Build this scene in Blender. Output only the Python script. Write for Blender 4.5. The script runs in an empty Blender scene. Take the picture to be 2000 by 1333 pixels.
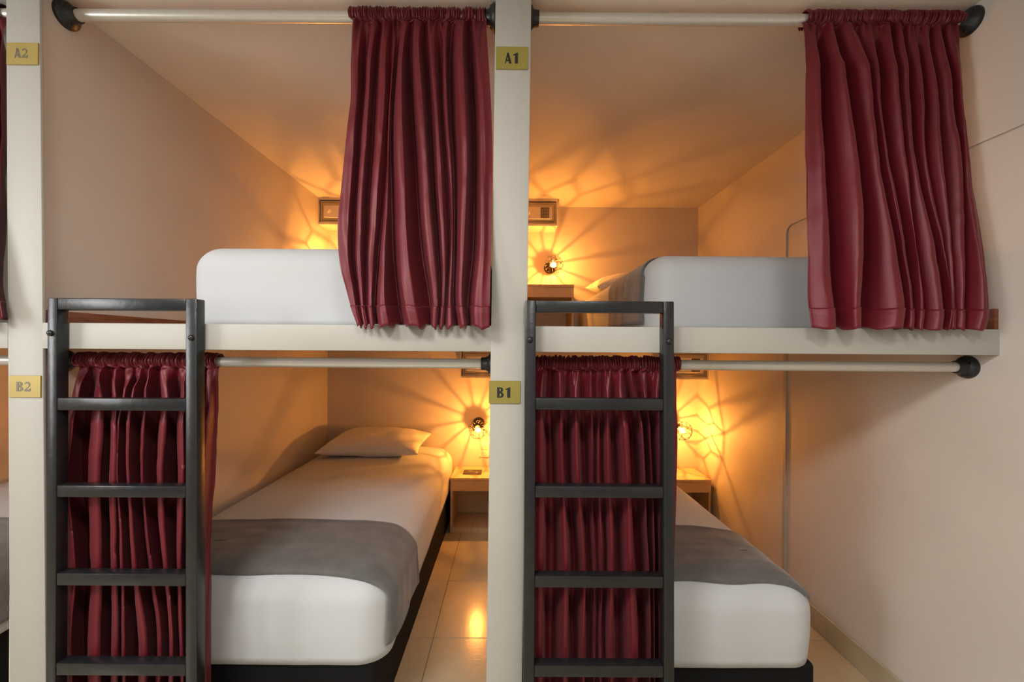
import bpy, bmesh, math, random
import numpy as np
from mathutils import Matrix, Vector, noise

random.seed(7)
PI = math.pi
C = bpy.context.scene.collection

# ------------------------------------------------------------------ camera
F = 819.0                    # focal length in pixels of a 2000 px wide frame
ROLL = math.radians(0.4)
CAM = Vector((0.0, -1.26, 1.346))
VPX, VPY = 997.0, 676.0
cd = bpy.data.cameras.new('camera')
cd.sensor_width = 36.0
cd.lens = F / 2000.0 * 36.0
cd.shift_x = (1000.0 - VPX) / 2000.0
cd.shift_y = (VPY - 666.5) / 2000.0
cd.clip_start = 0.02
cam = bpy.data.objects.new('camera', cd)
C.objects.link(cam)
cam.matrix_world = Matrix.Translation(CAM) @ Matrix.Rotation(PI / 2, 4, 'X') @ Matrix.Rotation(ROLL, 4, 'Z')
bpy.context.scene.camera = cam

# ------------------------------------------------------------------ world, lights, exposure
sc = bpy.context.scene
w = bpy.data.worlds.new('world'); sc.world = w; w.use_nodes = True
w.node_tree.nodes['Background'].inputs[0].default_value = (0.9, 0.95, 1.0, 1)
w.node_tree.nodes['Background'].inputs[1].default_value = 0.3
sc.view_settings.view_transform = 'Standard'
sc.view_settings.look = 'None'
sc.view_settings.exposure = 0.0
sc.view_settings.gamma = 1.0
sc.view_settings.use_curve_mapping = False

def area(name, loc, size, size_y, power, color, target=None):
    l = bpy.data.lights.new(name, 'AREA'); l.shape = 'RECTANGLE'
    l.size = size; l.size_y = size_y; l.energy = power; l.color = color
    o = bpy.data.objects.new(name, l); C.objects.link(o); o.location = loc
    if target is not None:
        o.rotation_euler = (Vector(target) - Vector(loc)).to_track_quat('-Z', 'Y').to_euler()
    return o
area('corridor_light', (0.30, -1.55, 2.41), 0.34, 0.34, 17, (1.0, 0.97, 0.92))
area('corridor_light', (-1.05, -1.60, 2.41), 0.75, 0.55, 50, (1.0, 0.97, 0.93))
area('corridor_window_and_fill', (-3.27, -1.60, 1.60), 1.0, 1.3, 56, (0.97, 0.98, 1.0), (0.0, -1.2, 1.2))
area('corridor_window_and_fill', (0.0, -2.74, 1.30), 2.2, 1.8, 4, (0.92, 0.96, 1.0), (0.1, 0.0, 1.20))  # weak frontal fill added behind the camera, no known window there

BULB = 26500.0                # emission strength of the lamp filaments

# ------------------------------------------------------------------ helpers
def inv(px, py, Y):
    xc = (px - VPX) / F; yc = -(py - VPY) / F
    c, s = math.cos(ROLL), math.sin(ROLL)
    d = Y - CAM.y
    return ((c * xc - s * yc) * d + CAM.x, (s * xc + c * yc) * d + CAM.z)

def empty(name, loc, label, cat, group=None):
    o = bpy.data.objects.new(name, None); C.objects.link(o)
    o.location = loc; o.empty_display_size = 0.05
    return tag(o, label, cat, group)

def tag(o, label, cat, group=None):
    o['label'] = label; o['category'] = cat
    if group: o['group'] = group
    return o

def struct(o, label=None):
    o['kind'] = 'structure'
    if label: o['label'] = label
    return o

def root_loc(p):
    v = Vector((0, 0, 0))
    while p is not None:
        v = v + p.location; p = p.parent
    return v

def mesh(name, verts, faces, mat, parent=None, smooth=False, auto=None):
    me = bpy.data.meshes.new(name)
    off = root_loc(parent)
    me.from_pydata([Vector(v) - off for v in verts], [], faces)
    me.materials.append(mat)
    if smooth:
        me.polygons.foreach_set('use_smooth', [True] * len(me.polygons))
    me.update()
    o = bpy.data.objects.new(name, me); C.objects.link(o)
    if parent is not None: o.parent = parent
    return o

def from_bm(name, bm, mat, parent=None, smooth=False, sharp=None):
    off = root_loc(parent)
    bmesh.ops.translate(bm, verts=bm.verts, vec=-off)
    me = bpy.data.meshes.new(name)
    bm.to_mesh(me); bm.free()
    me.materials.append(mat)
    if smooth:
        me.polygons.foreach_set('use_smooth', [True] * len(me.polygons))
        if sharp: me.set_sharp_from_angle(angle=math.radians(sharp))
    o = bpy.data.objects.new(name, me); C.objects.link(o)
    if parent is not None: o.parent = parent
    return o

def bm_box(bm, x0, x1, y0, y1, z0, z1, bev=0.0, seg=2):
    r = bmesh.ops.create_cube(bm, size=1.0)
    vs = r['verts']
    for v in vs:
        v.co = Vector(((x0 + x1) / 2 + v.co.x * (x1 - x0), (y0 + y1) / 2 + v.co.y * (y1 - y0), (z0 + z1) / 2 + v.co.z * (z1 - z0)))
    if bev > 0:
        es = list({e for v in vs for e in v.link_edges})
        bmesh.ops.bevel(bm, geom=es, offset=bev, segments=seg, affect='EDGES', profile=0.5)

def box(name, x0, x1, y0, y1, z0, z1, mat, parent=None, bev=0.0, seg=2):
    bm = bmesh.new(); bm_box(bm, x0, x1, y0, y1, z0, z1, bev, seg)
    return from_bm(name, bm, mat, parent, smooth=bev > 0, sharp=35 if bev > 0 else None)

def hexa(name, front, back, mat, parent=None, bev=0.0):
    """front/back: four (x,y,z) corners, same order (bl, br, tr, tl)"""
    bm = bmesh.new()
    f = [bm.verts.new(p) for p in front]; b = [bm.verts.new(p) for p in back]
    bm.faces.new(f); bm.faces.new(b[::-1])
    for i in range(4):
        j = (i + 1) % 4
        bm.faces.new((f[j], f[i], b[i], b[j]))
    bmesh.ops.recalc_face_normals(bm, faces=bm.faces)
    if bev > 0:
        bmesh.ops.bevel(bm, geom=list(bm.edges), offset=bev, segments=2, affect='EDGES', profile=0.5)
    return from_bm(name, bm, mat, parent, smooth=bev > 0, sharp=35 if bev > 0 else None)

def basis(axis):
    a = Vector(axis).normalized()
    t = Vector((0, 0, 1)) if abs(a.z) < 0.9 else Vector((1, 0, 0))
    u = a.cross(t).normalized(); v = a.cross(u).normalized()
    return a, u, v

def bm_lathe(bm, center, axis, prof, n=32):
    """prof: list of (distance along axis, radius)"""
    a, u, v = basis(axis); c = Vector(center)
    rings = []
    for d, r in prof:
        if r < 1e-6:
            rings.append([bm.verts.new(c + a * d)])
        else:
            rings.append([bm.verts.new(c + a * d + (u * math.cos(2 * PI * k / n) + v * math.sin(2 * PI * k / n)) * r) for k in range(n)])
    for A, B in zip(rings, rings[1:]):
        for k in range(n):
            j = (k + 1) % n
            if len(A) == 1 and len(B) == 1: continue
            if len(A) == 1: bm.faces.new((A[0], B[j], B[k]))
            elif len(B) == 1: bm.faces.new((A[k], A[j], B[0]))
            else: bm.faces.new((A[k], A[j], B[j], B[k]))

def lathe(name, center, axis, prof, mat, parent=None, n=32, sharp=40):
    bm = bmesh.new(); bm_lathe(bm, center, axis, prof, n)
    bmesh.ops.recalc_face_normals(bm, faces=bm.faces)
    return from_bm(name, bm, mat, parent, smooth=True, sharp=sharp)

def bm_tube(bm, pts, r, n=6, closed=False):
    pts = [Vector(p) for p in pts]
    rings = []
    m = len(pts)
    for i, p in enumerate(pts):
        if closed: t = pts[(i + 1) % m] - pts[i - 1]
        else: t = pts[min(i + 1, m - 1)] - pts[max(i - 1, 0)]
        a, u, v = basis(t)
        rings.append([bm.verts.new(p + (u * math.cos(2 * PI * k / n) + v * math.sin(2 * PI * k / n)) * r) for k in range(n)])
    rng = range(m) if closed else range(m - 1)
    for i in rng:
        A, B = rings[i], rings[(i + 1) % m]
        for k in range(n):
            j = (k + 1) % n
            bm.faces.new((A[k], A[j], B[j], B[k]))
    if not closed:
        bm.faces.new(rings[0][::-1]); bm.faces.new(rings[-1])

# ------------------------------------------------------------------ materials
def new_mat(name):
    m = bpy.data.materials.new(name); m.use_nodes = True
    nt = m.node_tree
    return m, nt, nt.nodes['Principled BSDF']

def nz(nt, scale, detail=4, vec=None, rough=0.55):
    n = nt.nodes.new('ShaderNodeTexNoise')
    n.inputs['Scale'].default_value = scale; n.inputs['Detail'].default_value = detail
    n.inputs['Roughness'].default_value = rough
    if vec is not None: nt.links.new(vec, n.inputs['Vector'])
    return n

def coords(nt, scale=(1, 1, 1)):
    tc = nt.nodes.new('ShaderNodeTexCoord'); mp = nt.nodes.new('ShaderNodeMapping')
    mp.inputs['Scale'].default_value = scale
    nt.links.new(tc.outputs['Object'], mp.inputs['Vector'])
    return mp.outputs['Vector']

def ramp(nt, fac, stops):
    r = nt.nodes.new('ShaderNodeValToRGB')
    el = r.color_ramp.elements
    el[0].position, el[0].color = stops[0][0], (*stops[0][1], 1)
    el[1].position, el[1].color = stops[-1][0], (*stops[-1][1], 1)
    for p, c in stops[1:-1]:
        e = el.new(p); e.color = (*c, 1)
    nt.links.new(fac, r.inputs['Fac'])
    return r.outputs['Color']

def bump(nt, bsdf, h, strength, dist=0.01):
    b = nt.nodes.new('ShaderNodeBump')
    b.inputs['Strength'].default_value = strength; b.inputs['Distance'].default_value = dist
    nt.links.new(h, b.inputs['Height']); nt.links.new(b.outputs['Normal'], bsdf.inputs['Normal'])

def mul(c, k): return tuple(min(1, x * k) for x in c)

def paint(name, col, rough=0.6, var=0.05, bs=0.15):
    m, nt, b = new_mat(name)
    v = coords(nt)
    n = nz(nt, 2.2, 5, v)
    nt.links.new(ramp(nt, n.outputs['Fac'], [(0.3, mul(col, 1 - var)), (0.7, mul(col, 1 + var))]), b.inputs['Base Color'])
    b.inputs['Roughness'].default_value = rough
    f = nz(nt, 260, 3, v)
    bump(nt, b, f.outputs['Fac'], bs, 0.0015)
    return m

def plain(name, col, rough=0.5, metal=0.0, var=0.06, scale=30, bs=0.05, spec=0.5):
    m, nt, b = new_mat(name)
    v = coords(nt)
    n = nz(nt, scale, 4, v)
    nt.links.new(ramp(nt, n.outputs['Fac'], [(0.3, mul(col, 1 - var)), (0.7, mul(col, 1 + var))]), b.inputs['Base Color'])
    b.inputs['Roughness'].default_value = rough; b.inputs['Metallic'].default_value = metal
    b.inputs['Specular IOR Level'].default_value = spec
    if bs: bump(nt, b, n.outputs['Fac'], bs, 0.002)
    return m

def wood(name, a, b_, axis_scale, rough=0.45):
    m, nt, b = new_mat(name)
    v = coords(nt, axis_scale)
    n = nz(nt, 6, 8, v, 0.65); n.inputs['Distortion'].default_value = 0.6
    nt.links.new(ramp(nt, n.outputs['Fac'], [(0.3, a), (0.5, tuple((x + y) / 2 for x, y in zip(a, b_))), (0.7, b_)]), b.inputs['Base Color'])
    b.inputs['Roughness'].default_value = rough
    bump(nt, b, n.outputs['Fac'], 0.12, 0.001)
    return m

def fabric(name, col, rough=0.9, weave=900, var=0.06, bs=0.3, sheen=0.2, big=5, bigs=0.0, spec=0.3):
    m, nt, b = new_mat(name)
    v = coords(nt)
    n = nz(nt, big, 5, v)
    nt.links.new(ramp(nt, n.outputs['Fac'], [(0.3, mul(col, 1 - var)), (0.7, mul(col, 1 + var))]), b.inputs['Base Color'])
    b.inputs['Roughness'].default_value = rough
    b.inputs['Sheen Weight'].default_value = sheen
    b.inputs['Specular IOR Level'].default_value = spec
    f = nz(nt, weave, 2, v)
    if bigs:
        g = nz(nt, 9, 4, v); mx = nt.nodes.new('ShaderNodeMath'); mx.operation = 'MULTIPLY_ADD'
        mx.inputs[1].default_value = bigs
        nt.links.new(g.outputs['Fac'], mx.inputs[0]); nt.links.new(f.outputs['Fac'], mx.inputs[2])
        bump(nt, b, mx.outputs[0], bs, 0.0012)
    else:
        bump(nt, b, f.outputs['Fac'], bs, 0.0008)
    return m

M_front = paint('cream_front_paint', (0.45, 0.436, 0.394), 0.5)
M_wall = paint('taupe_wall_paint', (0.62, 0.565, 0.51), 0.6)
M_ceil = paint('ceiling_paint', (0.70, 0.665, 0.62), 0.7)
M_behind = paint('low_bounce_wall_paint', (0.24, 0.22, 0.20), 0.7)  # unseen wall, colour darkened to cut bounce light and ladder reflections
M_grout = plain('tile_grout', (0.16, 0.13, 0.10), 0.9)
M_oak = wood('oak_laminate', (0.50, 0.36, 0.21), (0.64, 0.48, 0.30), (1.0, 1.0, 9.0))
M_oakh = wood('oak_laminate_flat', (0.50, 0.36, 0.21), (0.64, 0.48, 0.30), (9.0, 1.0, 1.0))
M_redwood = wood('red_brown_skirting_wood', (0.13, 0.035, 0.018), (0.27, 0.09, 0.045), (1.0, 1.2, 14.0), 0.3)
M_black = plain('black_rubber_fabric', (0.006, 0.006, 0.007), 0.8, spec=0.2)
M_flange = plain('black_cast_plastic', (0.012, 0.013, 0.015), 0.38, bs=0.2, scale=90)
M_rod = plain('satin_white_metal', (0.66, 0.63, 0.57), 0.3, 0.35, var=0.03, scale=60)
M_ladder = plain('charcoal_ladder_paint', (0.013, 0.014, 0.0155), 0.30, 0.0, var=0.25, scale=45, bs=0.35, spec=0.5)
M_satin, nt, b = new_mat('burgundy_satin')
v = coords(nt)
n = nz(nt, 3, 4, v)
nt.links.new(ramp(nt, n.outputs['Fac'], [(0.3, (0.104, 0.0038, 0.0088)), (0.7, (0.130, 0.0054, 0.012))]), b.inputs['Base Color'])
b.inputs['Roughness'].default_value = 0.44
b.inputs['Specular IOR Level'].default_value = 0.65
b.inputs['Specular Tint'].default_value = (1.0, 0.62, 0.64, 1)
b.inputs['Sheen Weight'].default_value = 0.12
b.inputs['Sheen Tint'].default_value = (1, 0.5, 0.55, 1)
wv = coords(nt, (1.0, 1.0, 0.35))
n2 = nz(nt, 420, 2, wv)
n3 = nz(nt, 26, 3, coords(nt, (1.0, 1.0, 0.30)))
mx = nt.nodes.new('ShaderNodeMath'); mx.operation = 'MULTIPLY_ADD'; mx.inputs[1].default_value = 2.6
nt.links.new(n3.outputs['Fac'], mx.inputs[0]); nt.links.new(n2.outputs['Fac'], mx.inputs[2])
bump(nt, b, mx.outputs[0], 0.30, 0.0010)
M_sheet = fabric('white_bed_sheet', (0.58, 0.60, 0.62), 0.85, 700, 0.015, 0.25, 0.1, bigs=2.0)
M_grey = fabric('grey_runner_cloth', (0.135, 0.128, 0.125), 0.95, 500, 0.16, 0.5, 0.3, big=14)
M_pillow = fabric('white_pillow_cotton', (0.76, 0.75, 0.73), 0.85, 700, 0.015, 0.25, 0.1, bigs=3.0)
M_safe = plain('taupe_safe_metal', (0.42, 0.36, 0.28), 0.5, 0.0, var=0.03)
M_safe_panel = plain('silver_safe_panel', (0.68, 0.63, 0.56), 0.5, 0.0, var=0.03)
M_key = plain('dark_keypad', (0.03, 0.025, 0.022), 0.4)
M_button = plain('keypad_button_grey', (0.28, 0.25, 0.22), 0.4)
M_white = plain('white_switch_plastic', (0.72, 0.70, 0.66), 0.3, var=0.02, bs=0)
M_dark = plain('dark_slot', (0.01, 0.01, 0.01), 0.6, bs=0)
M_copper = plain('dark_bronze_wire', (0.035, 0.022, 0.016), 0.4, 0.3)
M_book = plain('dark_booklet_cover', (0.035, 0.030, 0.026), 0.45, spec=0.3)
M_print = plain('pale_print', (0.42, 0.38, 0.32), 0.6, bs=0)
M_gold = plain('brushed_gold_olive', (0.31, 0.26, 0.055), 0.42, 0.25, var=0.06, scale=12, bs=0.04)
M_gold2 = plain('brushed_gold_bright', (0.42, 0.32, 0.095), 0.38, 0.25, var=0.06, scale=12, bs=0.04)
M_ink = plain('black_engraving', (0.012, 0.012, 0.012), 0.4, bs=0)
M_ink2 = plain('reflection_grey_engraving', (0.16, 0.14, 0.10), 0.35, bs=0)  # reflection on the left plates' letters, put into the colour as grey
M_edge = plain('plate_edge_dark', (0.03, 0.028, 0.02), 0.5, bs=0)

M_glass = bpy.data.materials.new('glowing_bulb_glass'); M_glass.use_nodes = True
nt = M_glass.node_tree; nt.nodes.clear()
em = nt.nodes.new('ShaderNodeEmission'); tr = nt.nodes.new('ShaderNodeBsdfTransparent'); mx = nt.nodes.new('ShaderNodeMixShader')
out = nt.nodes.new('ShaderNodeOutputMaterial')
em.inputs[0].default_value = (1.0, 0.62, 0.22, 1); em.inputs[1].default_value = 9.0
mx.inputs[0].default_value = 0.25
nt.links.new(tr.outputs[0], mx.inputs[1]); nt.links.new(em.outputs[0], mx.inputs[2]); nt.links.new(mx.outputs[0], out.inputs[0])
M_bulb = bpy.data.materials.new('warm_filament_bulb'); M_bulb.use_nodes = True
nt = M_bulb.node_tree; nt.nodes.clear()
em = nt.nodes.new('ShaderNodeEmission'); out = nt.nodes.new('ShaderNodeOutputMaterial')
em.inputs[0].default_value = (1.0, 0.355, 0.055, 1); em.inputs[1].default_value = BULB
nt.links.new(em.outputs[0], out.inputs[0])

M_tile, nt, b = new_mat('cream_glazed_tile')
tc = nt.nodes.new('ShaderNodeTexCoord'); geo = nt.nodes.new('ShaderNodeNewGeometry')
n = nz(nt, 3.5, 6, geo.outputs['Position'], 0.6)
oi = nt.nodes.new('ShaderNodeObjectInfo')
nt.links.new(ramp(nt, n.outputs['Fac'], [(0.3, (0.44, 0.385, 0.26)), (0.7, (0.53, 0.475, 0.34))]), b.inputs['Base Color'])
b.inputs['Roughness'].default_value = 0.18
b.inputs['Specular IOR Level'].default_value = 0.55
n = nz(nt, 95, 3, geo.outputs['Position'])
bump(nt, b, n.outputs['Fac'], 0.30, 0.0012)

# ------------------------------------------------------------------ the room shell
XR = 1.471                    # face of the right wall
XC0, XC1 = -0.052, 0.042      # centre partition
XL0, XL1 = -1.512, -1.437     # partition between the second and the third bay
XF = -2.93                    # far side of the third bay
YB = 2.04                     # back wall of the bays
ZC = 2.442                    # ceiling
Z0, Z1 = 1.328, 1.406         # bunk slab
YH = -2.80                    # wall behind the photographer
XH = -3.30

floor = struct(box('floor', XH, XR, YH, YB, -0.06, -0.006, M_grout), 'cream glazed tile floor')
TS = 0.467
bm = bmesh.new(); bm_box(bm, -TS / 2 + .0012, TS / 2 - .0012, -TS / 2 + .0012, TS / 2 - .0012, -0.008, 0.0, 0.0012, 1)
tile_me = bpy.data.meshes.new('tile'); bm.to_mesh(tile_me); bm.free(); tile_me.materials.append(M_tile)
x0g, y0g = -0.346, 0.670
for i in range(-8, 6):
    for j in range(-9, 5):
        a0, a1 = x0g + i * TS, x0g + (i + 1) * TS
        b0, b1 = y0g + j * TS, y0g + (j + 1) * TS
        if a1 < XH + .02 or a0 > XR - .02 or b1 < YH + .02 or b0 > YB - .02: continue
        c0, c1, e0, e1 = max(a0, XH), min(a1, XR), max(b0, YH), min(b1, YB)
        full = (c0, c1, e0, e1) == (a0, a1, b0, b1)
        if full:
            o = bpy.data.objects.new('tile', tile_me)
            o.location = ((a0 + a1) / 2, (b0 + b1) / 2, 0)
            C.objects.link(o); o.parent = floor
        else:
            box('tile', c0 + .0012, c1 - .0012, e0 + .0012, e1 - .0012, -0.008, 0.0, M_tile, floor, 0.0012, 1)

struct(box('ceiling', XH, XR + .1, YH, YB + .1, ZC, ZC + .1, M_ceil), 'cream ceiling')
struct(box('wall_right', XR, XR + .1, YH, YB, 0, ZC, M_wall), 'taupe right-hand side wall')
struct(box('wall_back', XF - .1, XR + .1, YB, YB + .1, 0, ZC, M_wall), 'taupe wall at the heads of the bunks')
struct(box('wall_center', XC0, XC1, 0.010, YB, 0, ZC, M_wall), 'partition between the right and middle bays')
struct(box('wall_left', XL0, XL1, 0.010, YB, 0, ZC, M_wall), 'partition left of the middle bay')
struct(box('wall_far_left', XF - .08, XF, 0.0, YB, 0, ZC, M_wall), 'partition at the far left')
struct(box('wall_behind', XH, XR, YH - .1, YH, 0, ZC, M_behind), 'corridor wall behind the viewer')
struct(box('wall_corridor_left', XH - .1, XH, YH, YB, 0, ZC, M_wall), 'corridor end wall')

# pillars: the painted fronts of the partitions, a little out of plumb as in the photograph
def pillar(name, topL, topR, botL, botR, yt, yb, label):
    xa, za = inv(topL, yt, 0); xb, _ = inv(topR, yt, 0)
    xc, zc = inv(botL, yb, 0); xd, _ = inv(botR, yb, 0)
    def ex(x1, z1, x2, z2, z): return x1 + (x2 - x1) * (z - z1) / (z2 - z1)
    L0, L1 = ex(xa, za, xc, zc, 0), ex(xa, za, xc, zc, ZC)
    R0, R1 = ex(xb, za, xd, zc, 0), ex(xb, za, xd, zc, ZC)
    f = [(L0, 0, 0), (R0, 0, 0), (R1, 0, ZC), (L1, 0, ZC)]
    bk = [(x, 0.010, z) for x, _, z in f]
    return struct(hexa(name, f, bk, M_front, bev=0.002), label)
pillar('trim_1', 966.5, 1036.5, 950, 1020.5, 100, 1300, 'cream pillar between the right and middle bays')
pillar('trim_2', 12, 78, 18.5, 89, 100, 1300, 'cream pillar left of the middle bay')

# bunk slabs
struct(box('floor_upper_right', XC1 - .01, XR, 0.0005, YB, Z0, Z1, M_front, bev=0.002), 'cream bunk slab of the right bay')
struct(box('floor_upper_left', XL1 - .005, XC0, 0.0005, YB, Z0, Z1, M_front, bev=0.002), 'cream bunk slab of the middle bay')
struct(box('floor_upper_far_left', XF, XL0, 0.0005, YB, Z0, Z1, M_front, bev=0.002), 'cream bunk slab of the far left bay')

# red-brown wooden skirting on the upper slabs
struct(box('baseboard_upper_right', XR - .012, XR, 0.004, YB, Z1, Z1 + .062, M_redwood, bev=.001), 'red-brown wooden skirting on the right bunk slab')
struct(box('baseboard_upper_left', XL1, XL1 + .012, 0.012, YB, Z1, Z1 + .040, M_redwood, bev=.001), 'red-brown wooden skirting on the middle bunk slab')

# tiled skirting
def skirting(name, x0, x1, y0, y1, along, label):
    if along == 'y':
        base = struct(box(name, x0 if x0 > 0 else x0, x1, y0, y1, 0, .100, M_grout), label)
        sgn = -1 if x0 > 0 else 1
        y = y0g + math.floor((y0 - y0g) / TS) * TS
        while y < y1:
            a, b_ = max(y, y0) + .001, min(y + TS, y1) - .001
            if b_ - a > .03:
                if x0 > 0: box('tile', x0 - .007, x0 + .001, a, b_, 0.001, .104, M_tile, base, .001, 1)
                else: box('tile', x1 - .001, x1 + .007, a, b_, 0.001, .104, M_tile, base, .001, 1)
            y += TS
    else:
        base = struct(box(name, x0, x1, y0, y1, 0, .100, M_grout), label)
        x = x0g + math.floor((x0 - x0g) / TS) * TS
        while x < x1:
            a, b_ = max(x, x0) + .001, min(x + TS, x1) - .001
            if b_ - a > .03:
                box('tile', a, b_, y0 - .007, y0 + .001, 0.001, .104, M_tile, base, .001, 1)
            x += TS
skirting('baseboard_right', XR - .003, XR, YH, YB, 'y', 'cream tile skirting along the right wall')
skirting('baseboard_back_left', XL1, XC0, YB - .003, YB, 'x', 'cream tile skirting behind the middle bay bed')
skirting('baseboard_back_right', XC1, XR - .012, YB - .003, YB, 'x', 'cream tile skirting behind the right bay bed')

# slim cable trunking on the right wall
def trunk(name, pts, wd, th, label, mat=None):
    """pts in (y, z); strip of width wd on the wall x = XR, thickness th"""
    n = len(pts); V = []; Fc = []
    for i in range(n):
        p = Vector(pts[i]); a = Vector(pts[max(0, i - 1)]); b_ = Vector(pts[min(n - 1, i + 1)])
        t = (b_ - a).normalized(); nn = Vector((-t.y, t.x)) * wd / 2
        for s, x in ((-1, XR), (-1, XR - th), (1, XR - th), (1, XR)):
            V.append((x, p.x + nn.x * s, p.y + nn.y * s))
    for i in range(n - 1):
        for k in range(4):
            a = i * 4 + k; b_ = i * 4 + (k + 1) % 4
            Fc.append((a, b_, b_ + 4, a + 4))
    Fc += [(3, 2, 1, 0), tuple((n - 1) * 4 + k for k in range(4))]
    bm = bmesh.new(); vs = [bm.verts.new(q) for q in V]
    for f in Fc: bm.faces.new([vs[k] for k in f])
    bmesh.ops.recalc_face_normals(bm, faces=bm.faces)
    return struct(from_bm(name, bm, mat or M_wall), label)
YT, ZT = 0.978, 1.998
trunk('trim_3', [(YT, .106), (YT, Z0)], .022, .007, 'slim vertical trunking on the right wall under the slab', M_front)
arc = [(YT - .05 + .05 * math.cos(t), ZT - .05 + .05 * math.sin(t)) for t in [k * PI / 16 for k in range(9)]]
trunk('trim_4', [(YT, Z1 + .0)] + arc + [(-2.7, ZT)], .013, .009, 'slim trunking with a rounded corner on the right wall above the slab')

# ------------------------------------------------------------------ curtain rods
def rod(bx0, bx1, y, z, R, FR, label):
    e = empty('curtain_rod', ((bx0 + bx1) / 2, y, z), label, 'curtain rod', 'round curtain rods across the bunk openings')
    lathe('tube', (bx0 + .004, y, z), (1, 0, 0), [(0, 0), (0, R), (bx1 - bx0 - .008, R), (bx1 - bx0 - .008, 0)], M_rod, e, 28)
    for x, s in ((bx0, 1), (bx1, -1)):
        f = lathe('flange', (x, y, z), (s, 0, 0),
                  [(0, FR), (.005, FR), (.009, FR * .97), (.015, FR * .86), (.020, FR * .68), (.023, R * 1.55), (.026, R * 1.36), (.040, R * 1.30), (.042, R * 1.24), (.042, R * .9)],
                  M_flange, e, 40, 50)
        for k in range(3):
            a = 2 * PI * k / 3 + .5
            c = Vector((x + s * .014, y + math.cos(a) * FR * .74, z + math.sin(a) * FR * .74))
            lathe('screw', c, (s, 0, 0), [(0, .0055), (.004, .0055), (.006, .004), (.0065, 0)], M_ladder, f, 10)
    return e
YR = 0.088
ZRU, ZRL = 2.399, 1.288
RU, RL = .0175, .0160
rod(XC1, XR, YR, ZRU, RU, .042, 'pale round curtain rod above the upper right bunk')
rod(XL1, XC0, YR, ZRU, RU, .042, 'pale round curtain rod above the upper middle bunk')
rod(XC1, XR, YR, ZRL, RL, .0365, 'pale round curtain rod under the right bunk slab')
rod(XL1, XC0, YR, ZRL, RL, .0365, 'pale round curtain rod under the middle bunk slab')
rod(XF, XL0, YR, ZRL, RL, .0365, 'pale curtain rod end cut by the left picture edge')

# ------------------------------------------------------------------ curtains
def crom(ys, vals, y):
    """smooth interpolation of vals (levels x nodes) at y"""
    n = len(ys)
    if y <= ys[0]: return vals[0]
    if y >= ys[-1]:
        return vals[-1]
    i = max(k for k in range(n - 1) if ys[k] <= y)
    h = ys[i + 1] - ys[i]; t = (y - ys[i]) / h
    def m(k):
        if k == 0: return (vals[1] - vals[0]) / (ys[1] - ys[0])
        if k == n - 1: return (vals[-1] - vals[-2]) / (ys[-1] - ys[-2])
        return (vals[k + 1] - vals[k - 1]) / (ys[k + 1] - ys[k - 1])
    return ((2 * t**3 - 3 * t**2 + 1) * vals[i] + (t**3 - 2 * t**2 + t) * h * m(i)
            + (-2 * t**3 + 3 * t**2) * vals[i + 1] + (t**3 - t**2) * h * m(i + 1))

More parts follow.
